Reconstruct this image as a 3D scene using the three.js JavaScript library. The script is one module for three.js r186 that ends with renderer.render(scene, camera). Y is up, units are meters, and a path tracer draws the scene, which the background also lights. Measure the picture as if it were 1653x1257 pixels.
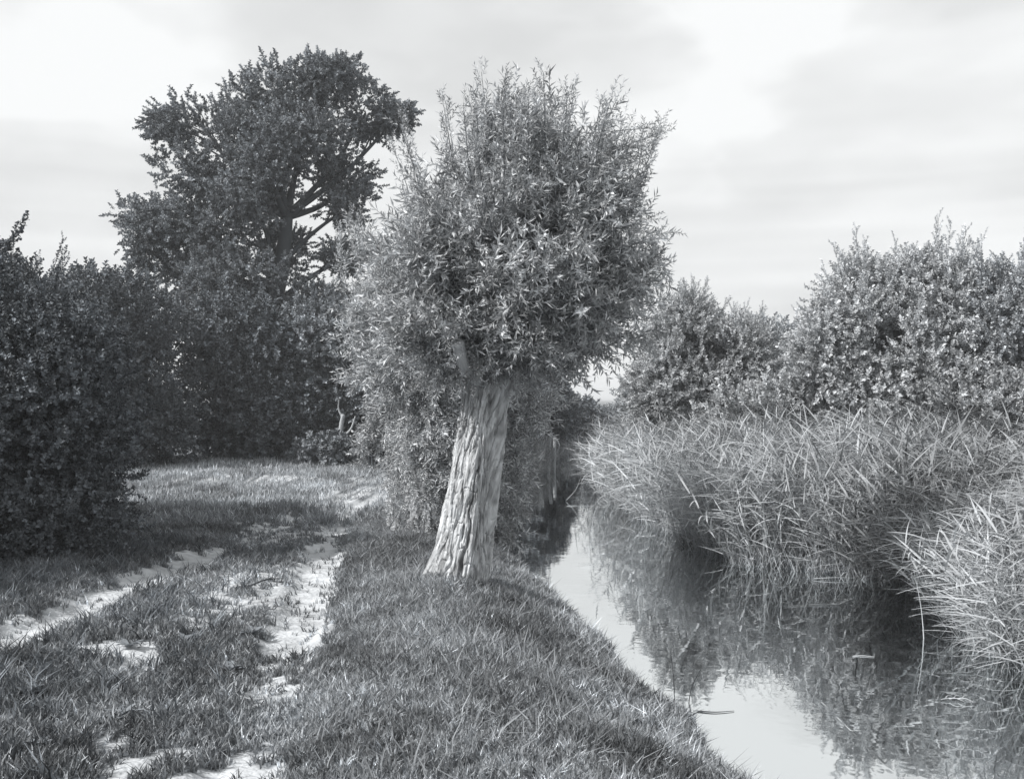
import * as THREE from 'three';
import { mergeGeometries } from 'three/addons/utils/BufferGeometryUtils.js';

// ---------------------------------------------------------------- camera, sky, sun, exposure
const scene = new THREE.Scene();
const EYE = 1.7, WATER = -0.45;
const camera = new THREE.PerspectiveCamera(42, 1653 / 1257, 0.05, 2000);
camera.position.set(0, EYE, 0);
camera.rotation.x = 0.0095;
camera.updateMatrixWorld();

const renderer = new THREE.WebGLRenderer();
renderer.toneMapping = THREE.LinearToneMapping;
renderer.toneMappingExposure = 1.2;
renderer.shadowMap.enabled = true;

const SUN_AZ = THREE.MathUtils.degToRad(66), SUN_EL = THREE.MathUtils.degToRad(40);
const sunDir = new THREE.Vector3(-Math.sin(SUN_AZ) * Math.cos(SUN_EL), Math.sin(SUN_EL), Math.cos(SUN_AZ) * Math.cos(SUN_EL));
const sun = new THREE.DirectionalLight(new THREE.Color().setRGB(1, 0.985, 0.965), 5.0);
sun.position.copy(sunDir).multiplyScalar(80).add(new THREE.Vector3(0, 0, -20));
sun.target.position.set(0, 0, -20);
sun.castShadow = true;
sun.shadow.mapSize.set(4096, 4096);
Object.assign(sun.shadow.camera, { left: -45, right: 45, top: 45, bottom: -45, near: 1, far: 220 });
scene.add(sun, sun.target);
scene.fog = new THREE.FogExp2(new THREE.Color().setRGB(0.93, 0.95, 0.97), 0.0014);   // thin summer haze

// ---------------------------------------------------------------- random numbers and noise
function rng(seed) {
  let a = seed >>> 0;
  return () => {
    a = (a + 0x6D2B79F5) | 0;
    let t = Math.imul(a ^ (a >>> 15), 1 | a);
    t = (t + Math.imul(t ^ (t >>> 7), 61 | t)) ^ t;
    return ((t ^ (t >>> 14)) >>> 0) / 4294967296;
  };
}
const H = new Float32Array(65536); { const r = rng(99); for (let i = 0; i < H.length; i++) H[i] = r() * 2 - 1; }
const hsh = (i, j, k) => H[(Math.imul(i, 73856093) ^ Math.imul(j, 19349663) ^ Math.imul(k, 83492791)) & 65535];
const fade = t => t * t * (3 - 2 * t);
function noise(x, y = 0, z = 0) {
  const i = Math.floor(x), j = Math.floor(y), k = Math.floor(z), u = fade(x - i), v = fade(y - j), w = fade(z - k);
  const L = (a, b, t) => a + (b - a) * t;
  return L(L(L(hsh(i, j, k), hsh(i + 1, j, k), u), L(hsh(i, j + 1, k), hsh(i + 1, j + 1, k), u), v),
    L(L(hsh(i, j, k + 1), hsh(i + 1, j, k + 1), u), L(hsh(i, j + 1, k + 1), hsh(i + 1, j + 1, k + 1), u), v), w);
}
function fbm(x, y, z, n = 4) { let s = 0, a = 0.5; for (let i = 0; i < n; i++) { s += a * noise(x, y, z); x = x * 2.03 + 7.1; y = y * 2.03 + 3.7; z = z * 2.03 + 1.9; a *= 0.5; } return s; }
const smooth = (a, b, x) => { const t = Math.min(1, Math.max(0, (x - a) / (b - a))); return t * t * (3 - 2 * t); };
const lerp = (a, b, t) => a + (b - a) * t;
function curve(pts, t, k = 1) {   // value k of the table at t
  if (t <= pts[0][0]) return pts[0][k];
  for (let i = 1; i < pts.length; i++) if (t <= pts[i][0]) {
    const p = pts[i - 1], q = pts[i]; return lerp(p[k], q[k], fade((t - p[0]) / (q[0] - p[0])) * 0.5 + 0.5 * (t - p[0]) / (q[0] - p[0]));
  }
  return pts[pts.length - 1][k];
}
// the photograph is a blue-black print: a grey reflectance with its slight cast
function grey(v) { const b = Math.min(1, Math.max(0, 1 - Math.sqrt(v) * 1.25)); return new THREE.Color().setRGB(v * (1 - 0.15 * b - 0.01), v, v * (1 + 0.17 * b + 0.01)); }

// ---------------------------------------------------------------- sky: a pale, thinly clouded summer sky
{
  const W = 2048, Hh = 1024, data = new Float32Array(W * Hh * 4);
  // soft cumulus heads scattered round the whole sky: azimuth, elevation, widths (degrees), strength
  const puffs = [[-21.5, 18.6, 5.5, 2.6, 0.26], [-27, 15.5, 9, 2.2, 0.15], [13.5, 20.5, 4, 3, 0.24], [9, 16.5, 5, 2.2, 0.14], [25, 15.5, 6, 2.4, 0.12], [4, 14, 7, 2, 0.07], [22, 9, 9, 2.2, 0.1]];
  const pr = rng(5);
  for (let i = 0; i < 70; i++) puffs.push([40 + pr() * 280, 6 + pr() * 60, 4 + pr() * 9, 1.8 + pr() * 3.5, 0.08 + pr() * 0.18]);
  for (let j = 0; j < Hh; j++) {
    const el = ((j + 0.5) / Hh - 0.5) * 180, e = el * Math.PI / 180;
    for (let i = 0; i < W; i++) {
      const a = ((i + 0.5) / W - 0.5) * 2 * Math.PI;            // three.js: u = atan2(z, x) / 2pi + 0.5
      const dx = Math.cos(e) * Math.cos(a), dy = Math.sin(e), dz = Math.cos(e) * Math.sin(a);
      let az = Math.atan2(dx, -dz) * 180 / Math.PI;             // 0 straight ahead, positive to the right
      let v;
      if (el < -2) v = 0.16;
      else {
        const wx = fbm(dx * 6, dy * 14, dz * 6, 4), wy = fbm(dx * 6 + 20, dy * 14, dz * 6, 4);
        v = 0.665 + 0.09 * Math.exp(-Math.max(0, el) / 9);       // paler towards the horizon
        v += 0.12 * smooth(-0.05, 0.45, fbm(dx * 3.2 + wx * 0.7, dy * 9 + wy * 0.7, dz * 3.2, 5));
        v -= 0.055 * smooth(0.0, 0.4, fbm(dx * 4 + 9, dy * 11 + wx * 0.5, dz * 4 + 2, 4));
        v += 0.035 * fbm(dx * 16 + wx, dy * 34, dz * 16, 4);
        const st = Math.exp(-Math.pow((el - 9.5) / 4.5, 2));     // long thin layers low down
        v += st * 0.07 * fbm(az * 0.05 + 3, el * 1.7, 1, 3);
        for (const p of puffs) {
          let da = az - p[0]; if (da > 180) da -= 360; if (da < -180) da += 360;
          const q = Math.pow((da + wx * 7) / p[2], 2) + Math.pow((el - p[1] + wy * 5) / p[3], 2);
          if (q < 9) v += p[4] * Math.exp(-q);
        }
        v = Math.min(v, 0.82);
        v = lerp(0.16, v, smooth(-2, 0, el));
      }
      const o = (j * W + i) * 4;
      data[o] = v * 0.985; data[o + 1] = v * 1.0; data[o + 2] = v * 1.005; data[o + 3] = 1;
    }
  }
  const t = new THREE.DataTexture(data, W, Hh, THREE.RGBAFormat, THREE.FloatType);
  t.mapping = THREE.EquirectangularReflectionMapping; t.magFilter = t.minFilter = THREE.LinearFilter; t.needsUpdate = true;
  scene.background = t; scene.environment = t;
}

// ---------------------------------------------------------------- helpers
const used = new Map();
function numbered(name) { const n = used.get(name) || 0; used.set(name, n + 1); return n ? `${name}_${String(n).padStart(3, '0')}` : name; }
function tag(o, label, category, group, kind) {
  if (label) o.userData.label = label; if (category) o.userData.category = category;
  if (group) o.userData.group = group; if (kind) o.userData.kind = kind; return o;
}
function thing(name, x, y, d, label, category, group) {
  const g = new THREE.Group(); g.name = numbered(name); g.position.set(x, y, -d); scene.add(g); return tag(g, label, category, group);
}
function mesh(name, geo, mat, parent) {
  const m = new THREE.Mesh(geo, mat); m.name = parent ? name : numbered(name); m.castShadow = m.receiveShadow = true; (parent || scene).add(m); return m;
}
function geom(pos, idx, col, uv) {
  const g = new THREE.BufferGeometry();
  g.setAttribute('position', new THREE.Float32BufferAttribute(pos, 3)); if (idx) g.setIndex(idx);
  if (col) g.setAttribute('color', new THREE.Float32BufferAttribute(col, 3));
  if (uv) g.setAttribute('uv', new THREE.Float32BufferAttribute(uv, 2));
  g.computeVertexNormals(); return g;
}
const V = (x, y, z) => new THREE.Vector3(x, y, z);
const leafMat = (v, rough = 0.6, trans = 0.22, each = true) => new THREE.MeshPhysicalMaterial({ vertexColors: each, color: grey(v), roughness: rough, transmission: trans, thickness: 0, side: THREE.DoubleSide, specularIntensity: rough > 0.6 ? 0.3 : 0.7 });
const barkMat = (v, bump) => new THREE.MeshStandardMaterial({ color: grey(v), roughness: 0.92, bumpMap: bump || null, bumpScale: 0.012 });

// noise textures: fine earth / bark grain
function grainTexture(seed, sx, sy, size = 512, contrast = 1) {
  const d = new Uint8Array(size * size * 4);
  for (let j = 0; j < size; j++) for (let i = 0; i < size; i++) {
    const u = i / size, v = j / size; let s = 0;
    const n = (p, q) => { const m = (a, b) => noise(((a % p) + p) % p, ((b % q) + q) % q, seed); const f = (1 - u); // tiles by blending the ends
      return lerp(m(u * p, v * q), m(u * p - p, v * q), u * 0) ; };
    s = 0.5 * n(sx, sy) + 0.3 * n(sx * 2, sy * 2) + 0.25 * n(sx * 5, sy * 5) + 0.15 * n(sx * 11, sy * 11);
    const c = Math.max(0, Math.min(255, 128 + s * 150 * contrast)), o = (j * size + i) * 4;
    d[o] = d[o + 1] = d[o + 2] = c; d[o + 3] = 255;
  }
  const t = new THREE.DataTexture(d, size, size, THREE.RGBAFormat); t.wrapS = t.wrapT = THREE.RepeatWrapping; t.magFilter = THREE.LinearFilter; t.minFilter = THREE.LinearMipmapLinearFilter; t.generateMipmaps = true; t.needsUpdate = true; return t;
}
const earthBump = grainTexture(3, 12, 12), barkBump = grainTexture(8, 14, 5);

// ---------------------------------------------------------------- terrain
const LEFT = [[0, 1.9], [4, 1.48], [5.7, 1.17], [7.4, 0.9], [9.5, 0.58], [12.3, 0.08], [13.6, -0.35], [16, -0.6], [20, -0.25], [25, 0.3], [31, 0.95], [40, 2.6], [60, 4.9], [110, 9.9], [400, 38]];
const RIGHT = [[0, 5.2], [5, 4.6], [8.4, 4.2], [9.5, 4.25], [10.6, 4.75], [11.8, 4.7], [12.6, 3.7], [13.4, 3.1], [15, 2.75], [18.5, 2.5], [22, 2.2], [27, 2.15], [31, 2.4], [40, 3.95], [60, 6.3], [110, 11.2], [400, 40]];
const leftEdge = d => curve(LEFT, d) + 0.07 * noise(d * 1.7, 4) + 0.03 * noise(d * 6, 9);
const rightEdge = d => curve(RIGHT, d) + 0.12 * noise(d * 1.3, 14);
const RUT_A = [[0, -3.75], [5, -3.62], [7, -3.56], [9.3, -3.54], [10.5, -3.42], [12.6, -3.3], [14.3, -3.12], [17, -3.0], [21, -2.9], [26, -3.1]];
const RUT_B = [[0, -1.0], [4.6, -1.28], [6, -1.36], [7.1, -1.56], [8.7, -1.76], [10.6, -2.0], [11.8, -2.2], [14.6, -2.45], [17, -2.4], [21, -2.3], [26, -2.4]];
const gauss = (x, d, cx, cd, sx, sd) => Math.exp(-Math.pow((x - cx) / sx, 2) - Math.pow((d - cd) / sd, 2));
function rutMask(x, d) {        // 0..1, how deep in a wheel rut
  const wob = 0.05 * noise(x * 0 + d * 1.1, 3) + 0.03 * noise(d * 3.3, 8);
  const a = Math.abs(x - curve(RUT_A, d) - wob) / 0.23, b = Math.abs(x - curve(RUT_B, d) - wob) / 0.2;
  return Math.max(1 - smooth(0.55, 1.35, a), 1 - smooth(0.55, 1.4, b));
}
function sandAndLitMask(x, d) {       // bare sandy earth, plus the far strip lightened to look sunlit
  if (d < 0 || x > 0.2 || x < -9) return 0;
  const n = fbm(x * 2.2, d * 1.6, 2, 4), f = fbm(x * 9, d * 7, 5, 3);
  const a = Math.abs(x - curve(RUT_A, d)) / 0.27, b = Math.abs(x - curve(RUT_B, d)) / 0.24;
  let s = Math.exp(-a * a) * (d < 12 ? 1.2 : 0.6) * smooth(5.4, 6.9, d + n);
  s = Math.max(s, Math.exp(-b * b) * (0.28 + 1.3 * smooth(6.7, 7.3, d) * (1 - 0.5 * smooth(11.2, 12.2, d))));
  s = Math.max(s, 1.05 * gauss(x, d, -1.42, 6.05, 0.2, 0.36), 1.15 * gauss(x, d, -1.3, 4.55, 0.3, 0.32), 1.1 * gauss(x, d, -1.72, 4.6, 0.17, 0.4), 0.75 * gauss(x, d, -1.95, 5.0, 0.1, 0.4));
  s = Math.max(s, 0.9 * gauss(x, d, -2.3, 8.9, 0.65, 1.6), 1.05 * gauss(x, d, -2.5, 6.6, 0.34, 0.3));
  s = Math.max(s, 0.62 * smooth(11, 12.5, d) * (1 - smooth(18, 20, d)) * Math.exp(-Math.pow((x + 2.8) / 0.95, 2)));
  s = Math.max(s, 0.72 * gauss(x, d, -2.6, 18.5, 1.0, 3.5), 0.66 * gauss(x, d, -5.4, 21.0, 3.4, 1.1));  // last term: dry turf strip beyond the bend, sunlight painted in as paler ground
  return smooth(0.4, 0.62, s + n * 0.5 + f * 0.55 + 0.35 * noise(x * 21, d * 15, 7));
}
function height(x, d) {
  let y = 0.05 * fbm(x * 0.45, d * 0.45, 1, 3) + 0.03 * fbm(x * 2.1, d * 2.1, 6, 3);
  const rough = d < 30 ? 1 : 0;
  if (rough && x < 0.6) y += 0.014 * fbm(x * 9, d * 8, 3, 3) * (0.6 + sandAndLitMask(x, d));
  const r = d < 27 ? rutMask(x, d) : 0; y -= 0.065 * r;
  y += 0.13 * gauss(x, d, -2.9, 5.9, 0.55, 0.75) + 0.06 * gauss(x, d, -2.7, 8.0, 0.4, 1.4) + 0.09 * gauss(x, d, -6.3, 21.4, 2.2, 0.7) + 0.07 * gauss(x, d, -4.4, 9, 0.5, 3);
  y += 0.05 * gauss(x, d, -0.5, 9.1, 0.7, 0.7);
  const xl = leftEdge(d), xr = rightEdge(d), inn = Math.min(x - xl, xr - x);
  if (inn > 0) return WATER - 0.02 - 0.6 * smooth(0, 0.7, inn);
  if (x <= xl) { const t = (xl - x) / (d > 12 ? 0.9 : 1.35); return lerp(WATER - 0.02, y, Math.pow(smooth(-0.25, 1, t), 0.75)); }
  const t = (x - xr) / 1.6; return lerp(WATER - 0.02, y + 0.05, smooth(-0.2, 1, t));
}
{
  const axis = (lo, fa, fb, hi, step) => {
    const a = []; let s = step, p = fa; while (p > lo) { a.unshift(p); p -= s; s *= 1.16; } a.unshift(lo);
    for (p = fa + step; p < fb; p += step) a.push(p);
    s = step; while (p < hi) { a.push(p); p += s; s *= 1.13; } a.push(hi); return a;
  };
  const xs = axis(-700, -5.2, 2.4, 700, 0.045), ds = axis(-60, 3.9, 13.5, 1300, 0.045);
  const nx = xs.length, nd = ds.length, pos = [], col = [], uv = [], g1 = [], g2 = [];
  const c = new THREE.Color(), turf = grey(0.10), sand = grey(0.45), mud = grey(0.05);
  for (let j = 0; j < nd; j++) for (let i = 0; i < nx; i++) {
    const x = xs[i], d = ds[j], y = height(x, d); pos.push(x, y, -d); uv.push(x / 1.3, d / 1.3);
    const s = sandAndLitMask(x, d), n = 0.85 + 0.5 * fbm(x * 6, d * 6, 2, 3) + 0.3 * noise(x * 23, d * 23, 4);
    c.copy(turf).multiplyScalar(Math.max(0.5, n)); const sc = 1 + 0.35 * fbm(x * 3, d * 3, 9, 3) + 0.2 * noise(x * 19, d * 19, 1);
    c.lerp(sand.clone().multiplyScalar(sc), s);
    if (y < WATER + 0.05) c.copy(mud);
    col.push(c.r, c.g, c.b);
  }
  for (let j = 0; j < nd - 1; j++) for (let i = 0; i < nx - 1; i++) {
    const a = j * nx + i, b = a + 1, e = a + nx, f = e + 1, x = (xs[i] + xs[i + 1]) / 2, d = (ds[j] + ds[j + 1]) / 2;
    const w = 0.12 * noise(d * 2, 1), onTrack = d > -5 && d < 24 && x > curve(RUT_A, d) - 0.42 + w && x < curve(RUT_B, d) + 0.36 + w;
    (onTrack ? g2 : g1).push(a, b, f, a, f, e);
  }
  const mat = new THREE.MeshStandardMaterial({ vertexColors: true, roughness: 0.96, bumpMap: earthBump, bumpScale: 0.02 });
  const full = geom(pos, [...g1, ...g2], col, uv);
  const sub = idx => { const map = new Map(), p = [], n = [], cc = [], u = [], out = [];
    for (const k of idx) { let m = map.get(k); if (m === undefined) { m = map.size; map.set(k, m);
      p.push(pos[3 * k], pos[3 * k + 1], pos[3 * k + 2]); const na = full.attributes.normal; n.push(na.getX(k), na.getY(k), na.getZ(k)); cc.push(col[3 * k], col[3 * k + 1], col[3 * k + 2]); u.push(uv[2 * k], uv[2 * k + 1]); } out.push(m); }
    const g = geom(p, out, cc, u); g.setAttribute('normal', new THREE.Float32BufferAttribute(n, 3)); return g; };
  tag(mesh('ground', sub(g1), mat), 'grassy ground and canal banks reaching to the horizon', 'ground', null, 'structure');
  tag(mesh('dirt_track', sub(g2), mat), 'sandy rutted cart track beside the grassy bank', 'track', null, 'structure');
}
{ // still water of the ditch
  const pos = [], idx = [], uv = []; let n = 0;
  for (let d = -6; d < 390; d += d < 40 ? 0.25 : 4) {
    const a = leftEdge(d) - 0.5, b = rightEdge(d) + 0.6;
    for (let k = 0; k <= 4; k++) { const x = lerp(a, b, k / 4); pos.push(x, WATER, -d); uv.push(x / 2.2, d / 2.2); }
    if (n) for (let k = 0; k < 4; k++) { const p = (n - 1) * 5 + k, q = n * 5 + k; idx.push(p, p + 1, q + 1, p, q + 1, q); } n++;
  }
  const bump = grainTexture(21, 5, 5, 256, 0.8);
  const mat = new THREE.MeshPhysicalMaterial({ roughness: 0.025, metalness: 1, bumpMap: bump, bumpScale: 0.0012 });
  mat.color.setRGB(0.74, 0.765, 0.77);
  tag(mesh('canal_water', geom(pos, idx, null, uv), mat), 'still mirror-like water of the narrow canal', 'water', null, 'structure');
}

// ---------------------------------------------------------------- leaves and twigs
// a sprig: a thin stem along +y with leaves; shape 'lance' has narrow pointed leaves, 'oval' broad ones
function sprig(seed, { len = 0.3, n = 12, L = 0.08, W = 0.018, spread = 0.8, oval = false, droop = 0.2, stem = 0.002 }) {
  const r = rng(seed), pos = [], idx = [], col = [], up = V(0, 1, 0), ink = v => { while (col.length < pos.length) col.push(v); };
  const bend = V((r() - 0.5) * 0.25, 0, (r() - 0.5) * 0.25);
  const at = t => V(bend.x * t * t * len, t * len, bend.z * t * t * len);
  for (let s = 0; s < 2; s++) { const p = at(s / 2), q = at((s + 1) / 2), o = pos.length / 3;
    for (const P of [p, q]) for (let k = 0; k < 3; k++) pos.push(P.x + stem * Math.cos(k * 2.1), P.y, P.z + stem * Math.sin(k * 2.1));
    for (let k = 0; k < 3; k++) { const k2 = (k + 1) % 3; idx.push(o + k, o + k2, o + 3 + k2, o + k, o + 3 + k2, o + 3 + k); } }
  ink(0.6); let phi = r() * 6.28;
  for (let i = 0; i < n; i++) {
    const t = 0.12 + 0.88 * (i + r() * 0.6) / n, b = at(Math.min(1, t)); phi += 2.2 + r() * 0.7;
    const side = V(Math.cos(phi), 0, Math.sin(phi)), sp = spread * (0.6 + r() * 0.7) * (1.15 - 0.5 * t);
    const dir = side.clone().multiplyScalar(Math.sin(sp)).addScaledVector(up, Math.cos(sp) - droop * r()).normalize();
    const wv = V().crossVectors(dir, up).applyAxisAngle(dir, (r() - 0.5) * 2.2).normalize(), nv = V().crossVectors(wv, dir).normalize();
    const l = L * (0.65 + r() * 0.6), w = W * (0.75 + r() * 0.5), o = pos.length / 3;
    const put = (a, c, h) => { const p = b.clone().addScaledVector(dir, a * l).addScaledVector(wv, c * w).addScaledVector(nv, h * w); pos.push(p.x, p.y, p.z); };
    if (oval) { put(0, 0, 0); put(0.35, 0.5, 0.14); put(0.72, 0.46, 0.1); put(1, 0, -0.3); put(0.72, -0.46, 0.1); put(0.35, -0.5, 0.14); put(0.5, 0, -0.06);
      idx.push(o, o + 1, o + 6, o + 1, o + 2, o + 6, o + 2, o + 3, o + 6, o + 3, o + 4, o + 6, o + 4, o + 5, o + 6, o + 5, o, o + 6); }
    else { put(0, 0, 0); put(0.4, 0.5, 0.15); put(1, 0, -0.9 * r()); put(0.4, -0.5, 0.15); idx.push(o, o + 1, o + 2, o, o + 2, o + 3); }
    ink(0.6 + 0.8 * r());
  }
  const g = geom(pos, idx, col); const flat = g.toNonIndexed(); flat.computeVertexNormals(); return flat;
}
const Q = new THREE.Quaternion(), Q2 = new THREE.Quaternion(), M4 = new THREE.Matrix4(), UP = V(0, 1, 0), S = V();
class Scatter {             // many copies of one small shape, drawn as one part
  constructor(geo, mat, seed) { this.geo = geo; this.mat = mat; this.r = rng(seed); this.m = []; this.c = []; }
  add(p, dir, scale, tint) {
    Q.setFromUnitVectors(UP, dir); Q2.setFromAxisAngle(UP, this.r() * 6.283); Q.multiply(Q2);
    this.m.push(M4.compose(p, Q, S.set(scale, scale, scale)).clone()); this.c.push(tint);
  }
  build(name, parent) {
    const im = new THREE.InstancedMesh(this.geo, this.mat, this.m.length), c = new THREE.Color();
    this.m.forEach((m, i) => { im.setMatrixAt(i, m); im.setColorAt(i, c.setRGB(this.c[i], this.c[i], this.c[i])); });
    im.name = parent ? name : numbered(name); im.castShadow = im.receiveShadow = true; im.userData.kind = 'stuff'; (parent || scene).add(im); return im;
  }
}
// a tapering limb through points
function limb(pts, r0, r1, sides = 7, seed = 1, seg = 0) {
  const cv = new THREE.CatmullRomCurve3(pts), n = seg || Math.max(4, pts.length * 3), pos = [], idx = [], uv = [], fr = cv.computeFrenetFrames(n, false), len = cv.getLength();
  for (let i = 0; i <= n; i++) {
    const t = i / n, p = cv.getPointAt(t), rad = lerp(r0, r1, Math.pow(t, 0.8));
    for (let k = 0; k <= sides; k++) { const a = k % sides / sides * 6.2832, w = rad * (1 + 0.16 * noise(Math.cos(a) * 1.5 + seed, t * len * 2.5, Math.sin(a) * 1.5));
      const q = p.clone().addScaledVector(fr.normals[i], Math.cos(a) * w).addScaledVector(fr.binormals[i], Math.sin(a) * w); pos.push(q.x, q.y, q.z); uv.push(k / sides * 2, t * len * 1.5); }
  }
  for (let i = 0; i < n; i++) for (let k = 0; k < sides; k++) { const a = i * (sides + 1) + k, b = a + sides + 1; idx.push(a, b, b + 1, a, b + 1, a + 1); }
  const e = pos.length / 3, tip = cv.getPointAt(1), o = n * (sides + 1); pos.push(tip.x, tip.y, tip.z); uv.push(0, 0);
  for (let k = 0; k < sides; k++) idx.push(o + k, e, o + k + 1);
  return geom(pos, idx, null, uv);
}
const rdir = r => { const z = r() * 2 - 1, a = r() * 6.2832, s = Math.sqrt(1 - z * z); return V(s * Math.cos(a), z, s * Math.sin(a)); };

// ---- fill lobes [x, y, z, rx, ry, rz, count] (metres from the thing's base) with sprigs
function fillLobes(sc, lobes, r, { clump = 1.5, gap = 0.35, lump = 0.28, shell = 0.42, tint = [0.7, 1.3], scale = [0.8, 1.3], up = 0.35, floor = 0.03, off = 0 }) {
  for (const [cx, cy, cz, rx, ry, rz, count] of lobes) for (let i = 0; i < count; i++) {
    const u = rdir(r), k = Math.pow(r(), shell) * (1 + lump * noise(u.x * 2.6 + cx * 3 + off, u.y * 2.6 + cy * 3, u.z * 2.6 + cz) + 0.14 * noise(u.x * 7 + off, u.y * 7, u.z * 7 + cx));
    const p = V(cx + u.x * rx * k, cy + u.y * ry * k, cz + u.z * rz * k);
    if (p.y < floor) continue;
    const g = noise(p.x * clump + off, p.y * clump + 5, p.z * clump) + 0.4 * noise(p.x * clump * 2.6, p.y * clump * 2.6 + off, p.z * clump * 2.6);
    if (g > gap + r() * 0.2) continue;
    const dir = u.clone().multiplyScalar(0.7).addScaledVector(UP, up).addScaledVector(rdir(r), 0.75).normalize();
    sc.add(p, dir, lerp(scale[0], scale[1], r()), lerp(tint[0], tint[1], r()));
  }
}
// ---- whippy shoots standing out of the crown
function addShoots(sc, list, r, { step = 0.07, tint = [0.8, 1.3], scale = [0.6, 0.9], spread = 0.5 } = {}) {
  const out = [];
  for (const [a, b] of list) {
    const mid = a.clone().lerp(b, 0.5).add(V((r() - 0.5) * 0.12, 0, (r() - 0.5) * 0.12)), cv = new THREE.CatmullRomCurve3([a, mid, b]), n = Math.max(2, Math.round(cv.getLength() / step));
    for (let i = 1; i <= n; i++) { const t = i / n, p = cv.getPoint(t), dir = cv.getTangent(t).addScaledVector(rdir(r), spread).normalize(); sc.add(p, dir, lerp(scale[0], scale[1], r()) * (1.1 - 0.35 * t), lerp(tint[0], tint[1], r())); }
    out.push([a, mid, b]);
  }
  return out;
}
function shrub(name, x, d, label, category, group, o) {
  const y = height(x, d) - 0.03, g = thing(name, x, y, d, label, category, group), r = rng(o.seed);
  const sc = new Scatter(sprig(o.seed + 1, o.sprig), o.mat, o.seed + 2);
  fillLobes(sc, o.lobes.map(L => [...L.slice(0, 6), Math.round(L[6] * (o.more || 1.45))]), r, { off: o.seed * 0.37, ...o.fill });
  const stems = [];
  for (const L of o.lobes) for (let k = 0; k < (o.stems || 2); k++) {
    const u = rdir(r); const tip = V(L[0] + u.x * L[3] * 0.7, Math.max(0.3, L[1] + Math.abs(u.y) * L[4] * 0.75), L[2] + u.z * L[5] * 0.7), b = V((r() - 0.5) * 0.5 + L[0] * 0.35, 0, (r() - 0.5) * 0.4 + L[2] * 0.35);
    stems.push(limb([b, b.clone().lerp(tip, 0.5).add(V((r() - 0.5) * 0.3, 0.15, (r() - 0.5) * 0.3)), tip], o.stemR || 0.03, 0.006, 5, r() * 50));
  }
  if (o.shoots) {
    const list = [];
    for (const L of o.lobes) for (let k = 0; k < o.shoots; k++) {
      const u = rdir(r); u.y = Math.abs(u.y) * 0.8 + 0.35; u.normalize();
      const a = V(L[0] + u.x * L[3] * 0.8, L[1] + u.y * L[4] * 0.8, L[2] + u.z * L[5] * 0.8), len = (o.shootLen || 0.5) * (0.5 + r());
      list.push([a, a.clone().add(V(u.x * len * 0.5 + (r() - 0.5) * 0.1, len, u.z * len * 0.5))]);
    }
    for (const e of o.extra || []) list.push(e);
    for (const p of addShoots(sc, list, r, o.shootFill || {})) stems.push(limb(p, 0.008, 0.002, 4, r() * 9, 4));
  }
  const st = mesh('stems', mergeGeometries(stems), o.bark || darkBark, g); st.userData.kind = 'stuff';
  sc.build('crown', g); if (o.size) g.scale.setScalar(o.size); return g;
}

const darkBark = barkMat(0.07, barkBump), paleBark = barkMat(0.40, barkBump), greyBark = barkMat(0.2, barkBump);

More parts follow.
